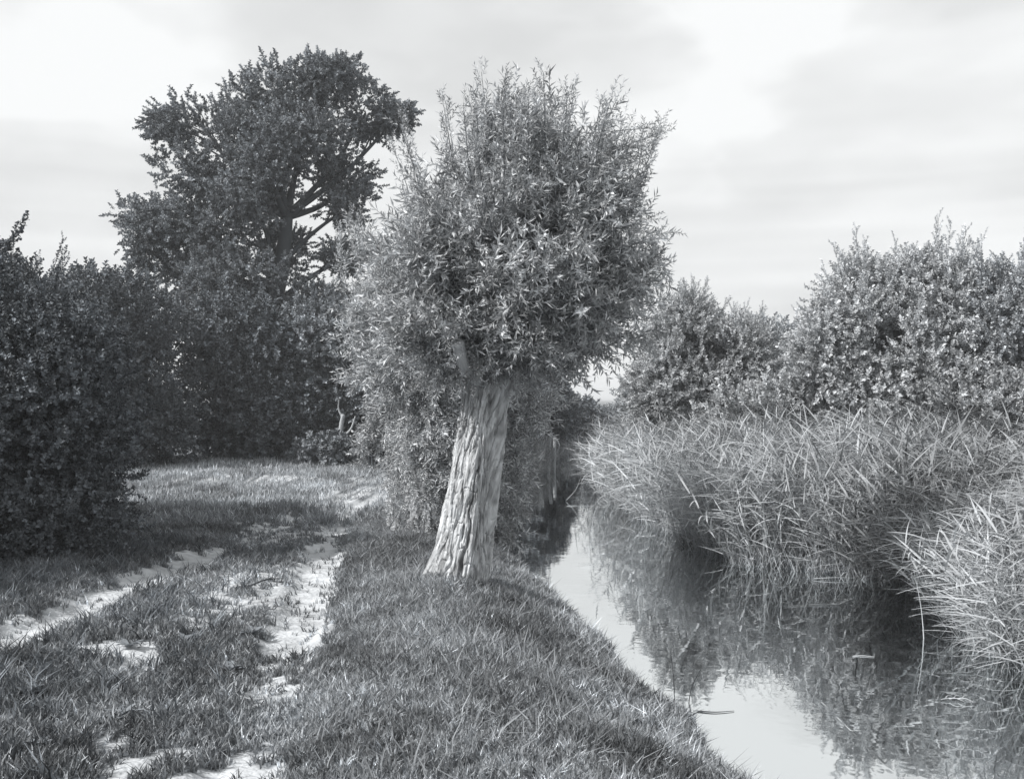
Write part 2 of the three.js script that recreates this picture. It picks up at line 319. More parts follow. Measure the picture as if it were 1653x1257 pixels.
// ---------------------------------------------------------------- the pollard willow in the middle
function pollardTrunk(p, { H, rBase, rTop, lean, flare, rows = 230, cols = 170, seed = 1, rib = 0 }) {
  const pos = [], idx = [], uv = [], col = [];
  for (let j = 0; j <= rows; j++) {
    const t = j / rows, y = t * H - 0.12, ty = Math.max(0, y / H);
    const cx = lean[0] * Math.pow(ty, 0.85), cz = lean[1] * ty;
    const head = smooth(0.8, 0.97, t), cap = t > 0.965 ? Math.sqrt(Math.max(0, 1 - Math.pow((t - 0.965) / 0.0351, 2))) : 1;
    for (let k = 0; k <= cols; k++) {
      const a = (k % cols) / cols * 6.28318, ca = Math.cos(a), sa = Math.sin(a);
      let rad = lerp(rBase, rTop, smooth(0, 0.9, ty)) * (1 + head * (0.14 + 0.25 * noise(ca * 1.9 + seed, y * 2.2, sa * 1.9)));
      rad += flare * Math.exp(-Math.max(0, y) * 3.4) * (1 + 0.55 * Math.cos(a - 2.6) + 0.45 * noise(ca * 2 + 4, 2, sa * 2 + seed));
      rad += rib * (Math.exp(-Math.pow((((a - 0.55 + 0.5 * (1 - ty) + 9.4248) % 6.28318) - 3.14159) / 0.26, 2)) - 0.5 * Math.exp(-Math.pow((((a - 1.05 + 0.5 * (1 - ty) + 9.4248) % 6.28318) - 3.14159) / 0.3, 2))) * (0.35 + 0.65 * ty);
      // bark: long interlacing ridges with deep furrows
      const tw = a + 0.22 * y + 0.16 * noise(ca * 2, y * 1.5, sa * 2 + seed), ct = Math.cos(tw), st = Math.sin(tw);
      const w1 = noise(ct * 3 + 9, y * 2.3, st * 3 + seed) * 0.55;
      const wp = 2.6 * noise(ct * 1.6, y * 1.9, st * 1.6 + seed) + 1.3 * noise(ct * 4, y * 4.3, st * 4) + 0.5 * noise(ct * 9, y * 9, st * 9);
      const f1 = Math.abs(Math.sin(tw * 9.5 + wp)), f2 = Math.abs(noise(ct * 6.5 + w1, y * 7.5 + 7 + w1, st * 6.5));
      const ridge = 0.046 * smooth(0.02, 0.3, f1) * (0.55 + 0.45 * smooth(-0.3, 0.3, noise(ct * 3, y * 3.1, st * 3 + 5))) + 0.013 * smooth(0.0, 0.1, f2);
      const fine = 0.009 * noise(ct * 20, y * 9, st * 20) + 0.005 * noise(ct * 55, y * 30, st * 55);
      rad += 0.03 * noise(ca * 1.4, y * 1.3, sa * 1.4 + seed) + ridge + fine - 0.047;
      rad *= cap;
      pos.push(cx + ca * rad, y, cz + sa * rad); uv.push(k / cols * 3, y * 1.4);
      const v = 0.8 + 0.7 * fbm(ct * 6 + 3, y * 5, st * 6, 4) + 0.4 * noise(ct * 30, y * 18, st * 30); col.push(v, v, v);
    }
  }
  for (let j = 0; j < rows; j++) for (let k = 0; k < cols; k++) { const a = j * (cols + 1) + k, b = a + cols + 1; idx.push(a, b, b + 1, a, b + 1, a + 1); }
  return geom(pos, idx, col, uv);
}
function pollard(name, x, d, label, o) {
  const y0 = height(x, d), g = thing(name, x, y0, d, label, 'tree', 'pollard willows on the bank'), r = rng(o.seed);
  const bm = new THREE.MeshStandardMaterial({ color: grey(o.bark), roughness: 0.9, vertexColors: true, bumpMap: barkBump, bumpScale: 0.014 });
  mesh('trunk', pollardTrunk(null, o.trunk), bm, g);
  const head = V(o.trunk.lean[0], o.trunk.H - 0.2, o.trunk.lean[1]);
  const stubM = barkMat(o.bark * 0.95, barkBump);
  for (const [dx, dy, dz, rr] of o.stubs) {
    const a = head.clone().add(V(dx * 0.2, -0.05, dz * 0.2)), b = head.clone().add(V(dx, dy, dz));
    mesh('branch_stub', limb([a, a.clone().lerp(b, 0.5).add(V(dx * 0.15, -0.03, dz * 0.15)), b], rr, rr * 0.85, 12, r() * 30, 12), stubM, g);
  }
  const sc = new Scatter(sprig(o.seed + 1, o.sprig), o.mat, o.seed + 2), limbs = [];
  for (const [cx, cy, cz, rx, ry, rz, n, per] of o.lobes) for (let i = 0; i < n; i++) {
    const u = rdir(r), k = (0.72 + 0.33 * r()) * (1 + 0.2 * noise(u.x * 3 + cx, u.y * 3 + cy, u.z * 3 + o.seed));
    const tip = V(cx + u.x * rx * k, cy + u.y * ry * k, cz + u.z * rz * k); if (tip.y < (o.low ?? 0.3)) continue;
    const dirUp = V(tip.x - head.x, 0, tip.z - head.z).multiplyScalar(0.34), hgt = Math.max(0.25, (tip.y - head.y) * 0.62);
    const a = head.clone().add(V((r() - 0.5) * 0.3, r() * 0.12, (r() - 0.5) * 0.3)), m = head.clone().add(dirUp).add(V((r() - 0.5) * 0.2, tip.y > head.y ? hgt : 0.3 + 0.2 * r(), (r() - 0.5) * 0.2));
    const cv = new THREE.CatmullRomCurve3([a, m, tip]); limbs.push(limb([a, m, tip], 0.012 + 0.012 * r(), 0.002, 4, r() * 40, 7));
    for (let q = 0; q < per; q++) {
      const t = 1 - Math.pow(r(), 1.25) * 0.68, p = cv.getPoint(t), tg = cv.getTangent(t);
      const off = rdir(r).multiplyScalar(0.13 * r()); p.add(off);
      const dir = tg.multiplyScalar(0.55).addScaledVector(rdir(r), 0.85).addScaledVector(UP, -(o.droop || 0.1)).normalize();
      sc.add(p, dir, lerp(0.65, 1.2, r()), lerp(o.tint[0], o.tint[1], r()));
    }
  }
  const wisps = []; for (const [ax, ay, az, bx, by, bz] of o.wisps || []) wisps.push([V(ax, ay, az), V(bx, by, bz)]);
  for (const p of addShoots(sc, wisps, r, { step: 0.05, tint: o.tint, scale: [0.5, 0.85], spread: 0.55 })) limbs.push(limb(p, 0.006, 0.002, 4, r() * 9, 4));
  const b = mesh('branches', mergeGeometries(limbs), greyBark, g); b.userData.kind = 'stuff';
  sc.build('crown', g); return g;
}
const willowSprig = { len: 0.26, n: 13, L: 0.085, W: 0.02, spread: 0.85, droop: 0.3, stem: 0.0016 };
const willowLeaf = leafMat(0.5, 0.5, 0.28);
{
  const wr = rng(71), wisps = [];
  for (let i = 0; i < 46; i++) { const a = wr() * 6.28, q = Math.sqrt(wr()) * 1.25, x = 0.68 + Math.cos(a) * q * 0.85, z = Math.sin(a) * q * 0.8, y = 3.45 + (1 - q / 1.3) * 0.75 + (wr() - 0.5) * 0.3; const l = 0.25 + wr() * 0.4; wisps.push([x, y - 0.35, z, x + (x - 0.6) * 0.3 + (wr() - 0.5) * 0.15, y + l, z * 1.2]); }
  for (let i = 0; i < 26; i++) { const y = 2.3 + wr() * 1.7, z = (wr() - 0.5) * 1.2; wisps.push([1.15, y, z, 1.4 + wr() * 0.4, y + (wr() - 0.35) * 0.5, z * 1.2]); }
  for (let i = 0; i < 80; i++) { const a = wr() * 6.28, c = Math.cos(a), z = Math.sin(a); wisps.push([0.27 + c * 0.2, 2.0 + 0.2 * wr(), z * 0.2, 0.27 + c * (0.4 + 0.3 * wr()), 1.72 + 0.35 * wr(), z * (0.4 + 0.25 * wr())]); }
  pollard('pollard_willow', -0.49, 9.1, 'large pollard willow with thick furrowed leaning trunk at the middle of the bank', {
    seed: 11, bark: 0.5, trunk: { H: 2.02, rBase: 0.215, rTop: 0.205, lean: [0.27, -0.02], flare: 0.075, rows: 330, cols: 250, seed: 3, rib: 0.055 },
    stubs: [[-0.24, 0.3, 0.62, 0.06], [0.16, 0.4, 0.1, 0.07], [0.3, 0.3, -0.05, 0.06], [-0.12, 0.42, -0.15, 0.07], [0.05, 0.35, 0.24, 0.05], [-0.33, 0.28, -0.05, 0.05], [0.22, 0.33, -0.2, 0.055]],
    sprig: willowSprig, mat: willowLeaf, tint: [0.5, 1.35], droop: 0.15, low: 1.85,
    lobes: [[0.75, 2.95, 0, 1.15, 0.95, 1.1, 160, 30], [0.72, 3.55, 0, 0.82, 0.75, 0.85, 100, 26], [0.95, 2.6, 0, 0.98, 0.62, 0.95, 70, 28], [-0.1, 2.6, 0.1, 0.7, 0.7, 0.85, 60, 28], [0.5, 2.25, 0.0, 0.75, 0.42, 0.65, 70, 24], [0.62, 4.0, 0, 0.5, 0.4, 0.5, 30, 20]],
    wisps,
  });
}
{
  const wr = rng(72), wisps = [];
  for (let i = 0; i < 30; i++) { const a = wr() * 6.28, q = Math.sqrt(wr()) * 1.1, x = 0.15 + Math.cos(a) * q, z = Math.sin(a) * q, y = 3.5 + (1 - q) * 0.7; wisps.push([x, y - 0.3, z, x * 1.15 + (wr() - 0.5) * 0.1, y + 0.2 + wr() * 0.3, z * 1.1]); }
  for (let i = 0; i < 190; i++) { const a = wr() * 6.28, q = 0.3 + 0.45 * wr(), x = 0.36 + Math.cos(a) * q * 0.85, z = 0.1 + Math.sin(a) * q, y = 1.2 + wr() * 0.9; wisps.push([x * 0.8, y, z * 0.8, x, Math.max(0.1, y - 0.6 - wr() * 0.9), z]); }
  pollard('pollard_willow', -1.3, 12.9, 'leafy willow behind the furrowed trunk, its drooping shoots reaching down to the grass', {
    seed: 23, bark: 0.42, trunk: { H: 1.9, rBase: 0.2, rTop: 0.2, lean: [0.42, -0.05], flare: 0.06, rows: 120, cols: 90, seed: 9 },
    stubs: [[-0.18, 0.35, 0.1, 0.06], [0.2, 0.35, 0.1, 0.06], [0.05, 0.4, -0.15, 0.06]],
    sprig: willowSprig, mat: willowLeaf, tint: [0.65, 1.4], droop: 0.25, low: 0.12,
    lobes: [[0.2, 3.05, 0, 1.0, 1.1, 1.05, 130, 30], [0.55, 2.4, 0.1, 1.0, 0.9, 0.9, 80, 28], [-0.1, 2.3, 0.2, 0.75, 0.6, 0.8, 50, 26], [0.45, 1.15, 0.25, 0.55, 0.85, 0.55, 75, 26], [0.7, 0.75, 0.3, 0.42, 0.65, 0.45, 45, 24]],
    wisps,
  });
}
shrub('willow_bush', -0.5, 13.6, 'loose willow bush overhanging the dark water right of the furrowed trunk', 'bush', null, {
  seed: 31, sprig: { ...willowSprig, len: 0.3 }, mat: willowLeaf, stems: 3, shoots: 8, shootLen: 0.5, bark: greyBark,
  lobes: [[0.28, 1.15, 0, 0.42, 0.75, 0.5, 330], [0.2, 0.5, 0.1, 0.38, 0.5, 0.4, 170], [0.55, 1.95, -0.2, 0.5, 0.38, 0.6, 260]],
  fill: { gap: 0.2, clump: 2.4, tint: [0.5, 1.35], up: -0.1, floor: -0.2 },
});

// ---------------------------------------------------------------- the oak behind
{
  const x0 = -8.2, d0 = 33, g = thing('oak_tree', x0, height(x0, d0), d0, 'tall dark oak with broad spreading crown above the hedge', 'tree'), r = rng(41);
  // clumps: [x, y, rx, ry, count, z] about the trunk base
  const k = d0 / 1637, px = (a, b, rx, ry, n, z) => [(a - 826) * k - x0, EYE + (645 - b) * k, z, rx * k, ry * k, Math.min(1.9, rx * k), n];
  const lobes = [px(455, 155, 85, 42, 330, 0), px(540, 140, 55, 30, 200, 1), px(585, 175, 62, 44, 260, -.5), px(640, 196, 33, 24, 120, .3), px(330, 205, 80, 33, 260, 0.5), px(268, 212, 28, 20, 70, 0.4), px(400, 195, 88, 48, 300, -1), px(500, 235, 85, 44, 300, 1),
    px(330, 292, 62, 40, 230, 1), px(395, 290, 80, 48, 290, -.5), px(268, 365, 66, 38, 220, .5), px(355, 365, 88, 52, 330, 1.2), px(545, 275, 52, 34, 170, -1), px(562, 330, 46, 38, 170, -.2), px(553, 415, 34, 28, 110, 0), px(440, 400, 52, 40, 160, -1), px(300, 440, 50, 26, 120, 0), px(400, 455, 100, 38, 300, 1.4), px(222, 425, 26, 17, 50, 0.4), px(520, 490, 50, 24, 110, .6), px(340, 500, 90, 34, 240, 0.6), px(460, 510, 80, 34, 220, -0.4), px(215, 372, 22, 12, 34, 0), px(430, 335, 60, 40, 200, 1.5), px(455, 275, 60, 36, 180, 1.2), px(420, 240, 60, 36, 170, 0.3), px(320, 410, 70, 34, 200, -0.6), px(250, 395, 45, 28, 110, 0.8)];
  const sc = new Scatter(sprig(42, { len: 0.34, n: 20, L: 0.085, W: 0.05, spread: 1.1, oval: true, droop: 0.1, stem: 0.004 }), leafMat(0.25, 0.7, 0.15), 43);
  fillLobes(sc, lobes.map(L => [...L.slice(0, 6), Math.round(L[6] * 2.3)]), r, { clump: 1.15, gap: 0.33, lump: 0.38, shell: 0.5, tint: [0.6, 1.5], scale: [0.75, 1.25], up: 0.2, off: 17 });
  const fork = V(0.35, 4.4, 0), top = V(0.9, 7.6, 0.2);
  mesh('trunk', limb([V(0, -0.2, 0), V(0.1, 1.6, 0.05), V(0.2, 3, 0), fork, V(0.7, 6, 0.1), top], 0.48, 0.2, 14, 4, 30), darkBark, g);
  lobes.forEach((L, i) => {
    const c = V(L[0], L[1], L[2]), a = c.y > 8.6 ? top : V(0.25 + 0.1 * (i % 3), lerp(3.4, 6.2, Math.min(1, Math.max(0, (c.y - 4) / 5))), 0);
    const m = a.clone().lerp(c, 0.5).add(V((r() - 0.5) * 0.7, -0.35 + r() * 0.5, (r() - 0.5) * 0.5));
    const bits = [limb([a, m, c], 0.13, 0.035, 7, i * 3.1, 14)];
    for (let q = 0; q < 7; q++) { const u = rdir(r), e = V(c.x + u.x * L[3] * 0.85, c.y + u.y * L[4] * 0.8, c.z + u.z * L[5] * 0.8), s = m.clone().lerp(c, 0.3 + 0.7 * r()); bits.push(limb([s, s.clone().lerp(e, 0.5).add(V((r() - 0.5) * 0.3, 0.12, 0)), e], 0.035, 0.008, 4, q * 7 + i, 6)); }
    mesh('branch', mergeGeometries(bits), darkBark, g);
  });
  sc.build('crown', g);
}

// ---------------------------------------------------------------- the hedge on the left
const hedgeSprig = { len: 0.22, n: 14, L: 0.044, W: 0.028, spread: 1.0, oval: true, droop: 0.1, stem: 0.002 };
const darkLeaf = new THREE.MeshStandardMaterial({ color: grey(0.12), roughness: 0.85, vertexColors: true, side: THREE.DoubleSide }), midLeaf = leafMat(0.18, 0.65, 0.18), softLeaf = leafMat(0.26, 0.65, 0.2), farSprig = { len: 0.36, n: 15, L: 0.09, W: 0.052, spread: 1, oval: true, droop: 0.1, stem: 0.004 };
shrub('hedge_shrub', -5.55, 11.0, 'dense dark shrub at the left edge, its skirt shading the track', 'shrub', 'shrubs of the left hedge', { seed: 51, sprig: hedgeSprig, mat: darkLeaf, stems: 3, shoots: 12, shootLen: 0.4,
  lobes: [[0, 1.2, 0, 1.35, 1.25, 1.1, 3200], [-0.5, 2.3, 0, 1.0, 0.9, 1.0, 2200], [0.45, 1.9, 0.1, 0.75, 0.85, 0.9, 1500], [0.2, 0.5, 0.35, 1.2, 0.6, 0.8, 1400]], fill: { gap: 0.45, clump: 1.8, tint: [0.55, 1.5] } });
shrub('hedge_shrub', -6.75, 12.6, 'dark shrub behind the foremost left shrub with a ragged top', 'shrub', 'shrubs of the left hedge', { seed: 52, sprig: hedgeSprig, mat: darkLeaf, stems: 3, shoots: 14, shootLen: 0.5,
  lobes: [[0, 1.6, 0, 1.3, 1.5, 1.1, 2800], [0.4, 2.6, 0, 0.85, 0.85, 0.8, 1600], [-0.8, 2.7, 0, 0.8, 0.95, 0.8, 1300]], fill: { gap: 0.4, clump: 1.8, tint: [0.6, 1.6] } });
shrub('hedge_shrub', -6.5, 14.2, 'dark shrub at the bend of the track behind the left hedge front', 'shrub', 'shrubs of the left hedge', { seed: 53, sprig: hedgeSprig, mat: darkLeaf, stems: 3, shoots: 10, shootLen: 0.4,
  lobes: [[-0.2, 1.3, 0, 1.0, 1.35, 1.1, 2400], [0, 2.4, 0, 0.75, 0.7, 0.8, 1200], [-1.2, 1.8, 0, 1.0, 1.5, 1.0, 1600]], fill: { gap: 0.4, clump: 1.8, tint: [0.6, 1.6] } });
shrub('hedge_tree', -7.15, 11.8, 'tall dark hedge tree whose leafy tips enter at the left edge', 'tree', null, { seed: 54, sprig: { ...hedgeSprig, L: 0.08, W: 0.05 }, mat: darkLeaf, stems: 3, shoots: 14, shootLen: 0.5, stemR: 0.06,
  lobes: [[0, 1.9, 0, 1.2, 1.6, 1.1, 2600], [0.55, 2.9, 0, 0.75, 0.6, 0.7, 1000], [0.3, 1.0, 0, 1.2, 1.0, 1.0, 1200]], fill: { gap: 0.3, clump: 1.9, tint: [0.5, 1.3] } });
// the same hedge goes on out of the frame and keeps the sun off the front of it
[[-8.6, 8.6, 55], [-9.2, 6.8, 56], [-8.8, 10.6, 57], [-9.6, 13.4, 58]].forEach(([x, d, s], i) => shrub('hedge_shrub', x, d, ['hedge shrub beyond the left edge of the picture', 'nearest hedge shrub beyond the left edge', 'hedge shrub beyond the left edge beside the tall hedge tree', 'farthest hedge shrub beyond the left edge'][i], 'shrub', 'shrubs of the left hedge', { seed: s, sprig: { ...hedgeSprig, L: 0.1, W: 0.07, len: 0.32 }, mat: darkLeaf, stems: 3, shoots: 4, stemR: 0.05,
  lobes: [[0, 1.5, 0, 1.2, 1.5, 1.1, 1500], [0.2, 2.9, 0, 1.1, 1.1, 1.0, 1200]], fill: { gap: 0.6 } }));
// behind the bend
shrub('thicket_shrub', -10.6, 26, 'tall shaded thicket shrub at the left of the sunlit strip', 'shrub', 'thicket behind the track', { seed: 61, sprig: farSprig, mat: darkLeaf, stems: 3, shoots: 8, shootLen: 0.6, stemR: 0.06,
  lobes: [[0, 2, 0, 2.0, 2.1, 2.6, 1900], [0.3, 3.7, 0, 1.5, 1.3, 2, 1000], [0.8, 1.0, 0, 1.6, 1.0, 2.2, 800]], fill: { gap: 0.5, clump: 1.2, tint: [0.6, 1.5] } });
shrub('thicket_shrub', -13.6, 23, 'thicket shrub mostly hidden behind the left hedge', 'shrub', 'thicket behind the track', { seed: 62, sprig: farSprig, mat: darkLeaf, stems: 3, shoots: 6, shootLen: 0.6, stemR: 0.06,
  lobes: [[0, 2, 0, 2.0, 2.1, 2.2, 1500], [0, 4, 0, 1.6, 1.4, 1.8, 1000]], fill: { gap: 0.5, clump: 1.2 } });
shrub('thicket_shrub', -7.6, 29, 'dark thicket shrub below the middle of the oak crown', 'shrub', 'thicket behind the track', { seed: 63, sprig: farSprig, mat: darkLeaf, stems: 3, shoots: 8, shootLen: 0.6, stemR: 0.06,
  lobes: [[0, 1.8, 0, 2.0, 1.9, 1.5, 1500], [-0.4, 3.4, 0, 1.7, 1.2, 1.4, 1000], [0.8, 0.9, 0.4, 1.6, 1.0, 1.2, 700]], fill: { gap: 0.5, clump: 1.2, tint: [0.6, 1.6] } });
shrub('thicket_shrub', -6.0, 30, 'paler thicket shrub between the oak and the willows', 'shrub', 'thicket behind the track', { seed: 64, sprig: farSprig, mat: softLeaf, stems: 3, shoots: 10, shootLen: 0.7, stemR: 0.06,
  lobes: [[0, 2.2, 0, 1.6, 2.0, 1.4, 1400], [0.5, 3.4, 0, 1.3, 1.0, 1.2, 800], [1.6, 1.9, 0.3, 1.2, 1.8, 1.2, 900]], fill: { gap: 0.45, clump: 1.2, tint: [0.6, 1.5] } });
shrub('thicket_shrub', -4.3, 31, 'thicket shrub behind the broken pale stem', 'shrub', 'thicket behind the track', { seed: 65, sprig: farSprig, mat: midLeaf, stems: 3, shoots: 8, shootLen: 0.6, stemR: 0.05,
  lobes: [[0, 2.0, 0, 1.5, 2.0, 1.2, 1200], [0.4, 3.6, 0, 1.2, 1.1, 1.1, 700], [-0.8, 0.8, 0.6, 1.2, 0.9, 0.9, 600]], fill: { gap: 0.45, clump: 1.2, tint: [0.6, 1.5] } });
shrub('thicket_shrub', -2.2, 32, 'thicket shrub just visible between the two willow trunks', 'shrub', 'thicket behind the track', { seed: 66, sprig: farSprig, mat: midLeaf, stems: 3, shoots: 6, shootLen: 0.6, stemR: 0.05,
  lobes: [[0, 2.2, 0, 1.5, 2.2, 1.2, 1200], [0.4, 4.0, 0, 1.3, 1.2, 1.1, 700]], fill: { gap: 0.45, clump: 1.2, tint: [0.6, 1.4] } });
{ // broken pale stem and a little sapling at the edge of the thicket
  const x = -4.45, d = 26.6, g = thing('dead_stem', x, height(x, d) - 0.05, d, 'broken pale dead stem with forked top before the thicket', 'dead tree');
  mesh('trunk', limb([V(0, 0, 0), V(0.05, 0.45, 0), V(-0.04, 0.9, 0.03), V(0.02, 1.35, 0)], 0.09, 0.05, 9, 2, 18), paleBark, g);
  mesh('branch', limb([V(0, 0.75, 0), V(0.22, 0.95, 0.05), V(0.34, 1.3, 0)], 0.045, 0.015, 7, 5, 10), paleBark, g);
  mesh('branch', limb([V(0.01, 1.25, 0), V(-0.1, 1.5, 0), V(-0.08, 1.75, 0.04)], 0.04, 0.012, 7, 9, 10), paleBark, g);
  shrub('low_bush', -4.75, 26.2, 'low leafy bush at the foot of the dead stem', 'bush', null, { seed: 67, sprig: { ...farSprig, len: 0.25 }, mat: softLeaf, stems: 3, lobes: [[0, 0.3, 0, 0.75, 0.4, 0.5, 260]], fill: { gap: 0.6 } });
  shrub('sapling', -3.3, 24.6, 'small leafy sapling left of the drooping willow', 'sapling', null, { seed: 68, sprig: { ...farSprig, len: 0.25, L: 0.1, W: 0.04, oval: false }, mat: willowLeaf, stems: 3, shoots: 2, stemR: 0.05, lobes: [[-0.1, 0.55, 0, 0.35, 0.35, 0.35, 70], [0.1, 1.3, 0, 0.3, 0.5, 0.3, 80]], fill: { gap: 0.4 } });
}

// ---------------------------------------------------------------- bushes on the far bank
const alderLeaf = leafMat(0.5, 0.85, 0.35), alderDark = leafMat(0.38, 0.85, 0.3), alderSprig = { len: 0.32, n: 16, L: 0.07, W: 0.036, spread: 0.95, oval: true, droop: 0.1, stem: 0.003 };
const G = 'bushes on the reedy bank';
shrub('bank_bush', 4.25, 24, 'rounded pale bush nearest the gap at the end of the canal', 'bush', G, { seed: 81, more: 1.8, sprig: alderSprig, mat: alderLeaf, stems: 3, shoots: 14, shootLen: 0.55,
  lobes: [[0, 1.5, 0, 1.35, 1.5, 1.2, 1700], [-0.1, 3.0, 0, 0.85, 1.0, 0.9, 1000], [0.9, 2.6, 0.2, 0.9, 0.9, 0.9, 800], [-0.7, 1.9, 0.3, 0.75, 1.0, 0.8, 700]], fill: { gap: 0.45, clump: 1.5, tint: [0.6, 1.15] } });
shrub('bank_bush', 6.3, 28, 'lower darker bush in the dip between two pale bushes', 'bush', G, { seed: 82, sprig: { ...alderSprig, L: 0.08, W: 0.042 }, mat: alderDark, stems: 3, shoots: 8, shootLen: 0.4,
  lobes: [[0, 1.7, 0, 1.5, 1.9, 1.2, 1500], [0.6, 2.8, 0, 1.2, 1.0, 1.0, 700]], fill: { gap: 0.4, clump: 1.4, tint: [0.6, 1.35] } });
shrub('bank_bush', 7.5, 20.2, 'tall pale bush with upright shoots standing highest behind the reeds', 'bush', G, { seed: 83, size: 0.9, more: 1.8, sprig: alderSprig, mat: alderLeaf, stems: 3, shoots: 14, shootLen: 0.6,
  extra: [[V(-0.6, 4.2, 0), V(-0.7, 5.6, 0)], [V(0.9, 4.5, 0), V(1.1, 5.9, 0.1)], [V(1.2, 4.5, 0.1), V(1.35, 5.7, 0.1)], [V(1.9, 4.4, 0), V(2.15, 5.5, 0)], [V(0.2, 4.4, 0), V(0.15, 5.4, 0)]],
  lobes: [[0, 1.7, 0, 1.7, 1.8, 1.4, 2100], [-0.5, 3.6, 0, 1.1, 1.25, 1.1, 1300], [0.9, 3.9, 0, 1.1, 1.15, 1.1, 1300], [-1.35, 2.5, 0.2, 0.9, 1.1, 0.9, 900], [0.3, 2.8, 0.6, 1.3, 1.2, 0.9, 1100], [1.6, 2.6, 0.4, 1.2, 1.2, 1.0, 1000]], fill: { gap: 0.45, clump: 1.4, tint: [0.6, 1.15] } });
shrub('bank_bush', 9.9, 19.4, 'loose dark-stemmed bush at the right edge behind the reeds', 'bush', G, { seed: 84, size: 0.92, more: 1.7, sprig: alderSprig, mat: alderDark, stems: 4, shoots: 14, shootLen: 0.7,
  lobes: [[0, 1.7, 0, 1.5, 1.8, 1.3, 1500], [-0.2, 3.6, 0, 1.0, 1.1, 1.0, 800], [0.9, 3.2, 0, 1.0, 1.2, 1.0, 800]], fill: { gap: 0.32, clump: 1.6, tint: [0.6, 1.5] } });
shrub('bank_bush', 5.7, 20.2, 'low spreading bush between the rounded bush and the reeds', 'bush', G, { seed: 85, sprig: alderSprig, mat: alderLeaf, stems: 3, shoots: 10, shootLen: 0.4,
  lobes: [[0, 1.0, 0, 1.5, 1.0, 0.9, 1200], [1.2, 1.4, 0.1, 1.0, 0.9, 0.8, 800], [-1.2, 0.9, 0, 0.8, 0.8, 0.7, 500]], fill: { gap: 0.3, clump: 1.6, tint: [0.5, 1.3] } });
shrub('bank_bush', 8.8, 18.6, 'low leafy bush right of centre among the tall reeds', 'bush', G, { seed: 86, sprig: alderSprig, mat: alderLeaf, stems: 3, shoots: 10, shootLen: 0.4,
  lobes: [[0, 1.0, 0, 1.4, 1.1, 0.9, 1200], [1.1, 1.2, 0, 0.9, 0.9, 0.8, 700]], fill: { gap: 0.3, clump: 1.6, tint: [0.5, 1.3] } });
shrub('canal_side_bush', 5.6, 41, 'small distant bush on the reedy bank at the end of the canal', 'bush', G, { seed: 87, sprig: farSprig, mat: alderDark, stems: 2, shoots: 6, shootLen: 0.5, lobes: [[0, 1.3, 0, 1.3, 1.4, 1.3, 800], [0.8, 2.0, 0, 1.1, 1.2, 1, 500]], fill: { gap: 0.4, clump: 1.3 } });
shrub('canal_side_bush', 1.1, 36, 'dark bush on the left bank behind the pale stakes', 'bush', null, { seed: 88, sprig: farSprig, mat: midLeaf, stems: 2, shoots: 6, shootLen: 0.5, lobes: [[0, 1.2, 0, 1.2, 1.3, 1.5, 800], [-0.4, 2.3, 0, 1.1, 1.0, 1.2, 500]], fill: { gap: 0.4, clump: 1.3, tint: [0.6, 1.4] } });
shrub('canal_side_bush', 2.55, 42, 'round distant bush on the left bank near the sky gap', 'bush', null, { seed: 89, sprig: farSprig, mat: midLeaf, stems: 2, shoots: 4, shootLen: 0.4, lobes: [[0, 0.9, 0, 1.2, 1.1, 1.6, 800]], fill: { gap: 0.4, clump: 1.3, tint: [0.6, 1.4] } });
shrub('canal_side_bush', 6.2, 72, 'farthest low bush closing the foot of the sky gap', 'bush', null, { seed: 92, sprig: { ...farSprig, len: 0.5, L: 0.16, W: 0.09 }, mat: midLeaf, stems: 2, lobes: [[0, 0.8, 0, 1.6, 0.9, 1.4, 420], [2.2, 1.0, 1, 1.7, 1.1, 1.4, 420], [-2.4, 1.0, 2, 1.8, 1.1, 1.4, 420]], fill: { gap: 0.6 } });
shrub('canal_side_bush', -1.0, 24, 'dark bush on the left bank beyond the overhanging willow bush', 'bush', null, { seed: 90, sprig: { ...farSprig, L: 0.11, W: 0.06 }, mat: darkLeaf, stems: 2, shoots: 6, shootLen: 0.5, lobes: [[0, 1.0, 0, 0.95, 1.1, 2.2, 1100], [-0.5, 2.2, 0, 1.2, 1.1, 2.0, 800]], fill: { gap: 0.5, clump: 1.3, tint: [0.6, 1.4] } });
shrub('canal_side_bush', -0.6, 29, 'tall bush on the left bank showing above the pale stakes', 'bush', null, { seed: 91, sprig: farSprig, mat: softLeaf, stems: 2, shoots: 8, shootLen: 0.6, lobes: [[0, 1.4, 0, 1.1, 1.4, 1.6, 900], [0.3, 2.0, -0.5, 1.1, 0.7, 1.4, 700]], fill: { gap: 0.4, clump: 1.3, tint: [0.6, 1.5] } });
[[0.78, 31.2, 0.06], [0.95, 31.4, -0.02], [1.1, 31.6, 0.12], [1.32, 32.0, 0.04]].forEach(([x, d, lean], i) => {
  const h = 1.15 - 0.12 * i, s = mesh('wooden_stake', limb([V(0, -0.3, 0), V(lean * 0.4, h * 0.5, 0), V(lean, h, 0)], 0.065, 0.05, 8, i * 5, 10), paleBark);
  s.position.set(x, WATER + 0.16, -d);
  tag(s, ['leftmost pale bank stake mirrored in the dark water', 'second pale bank stake from the left', 'third pale bank stake leaning right', 'shortest pale bank stake at the right of its row'][i], 'stake', 'pale stakes at the water');
});

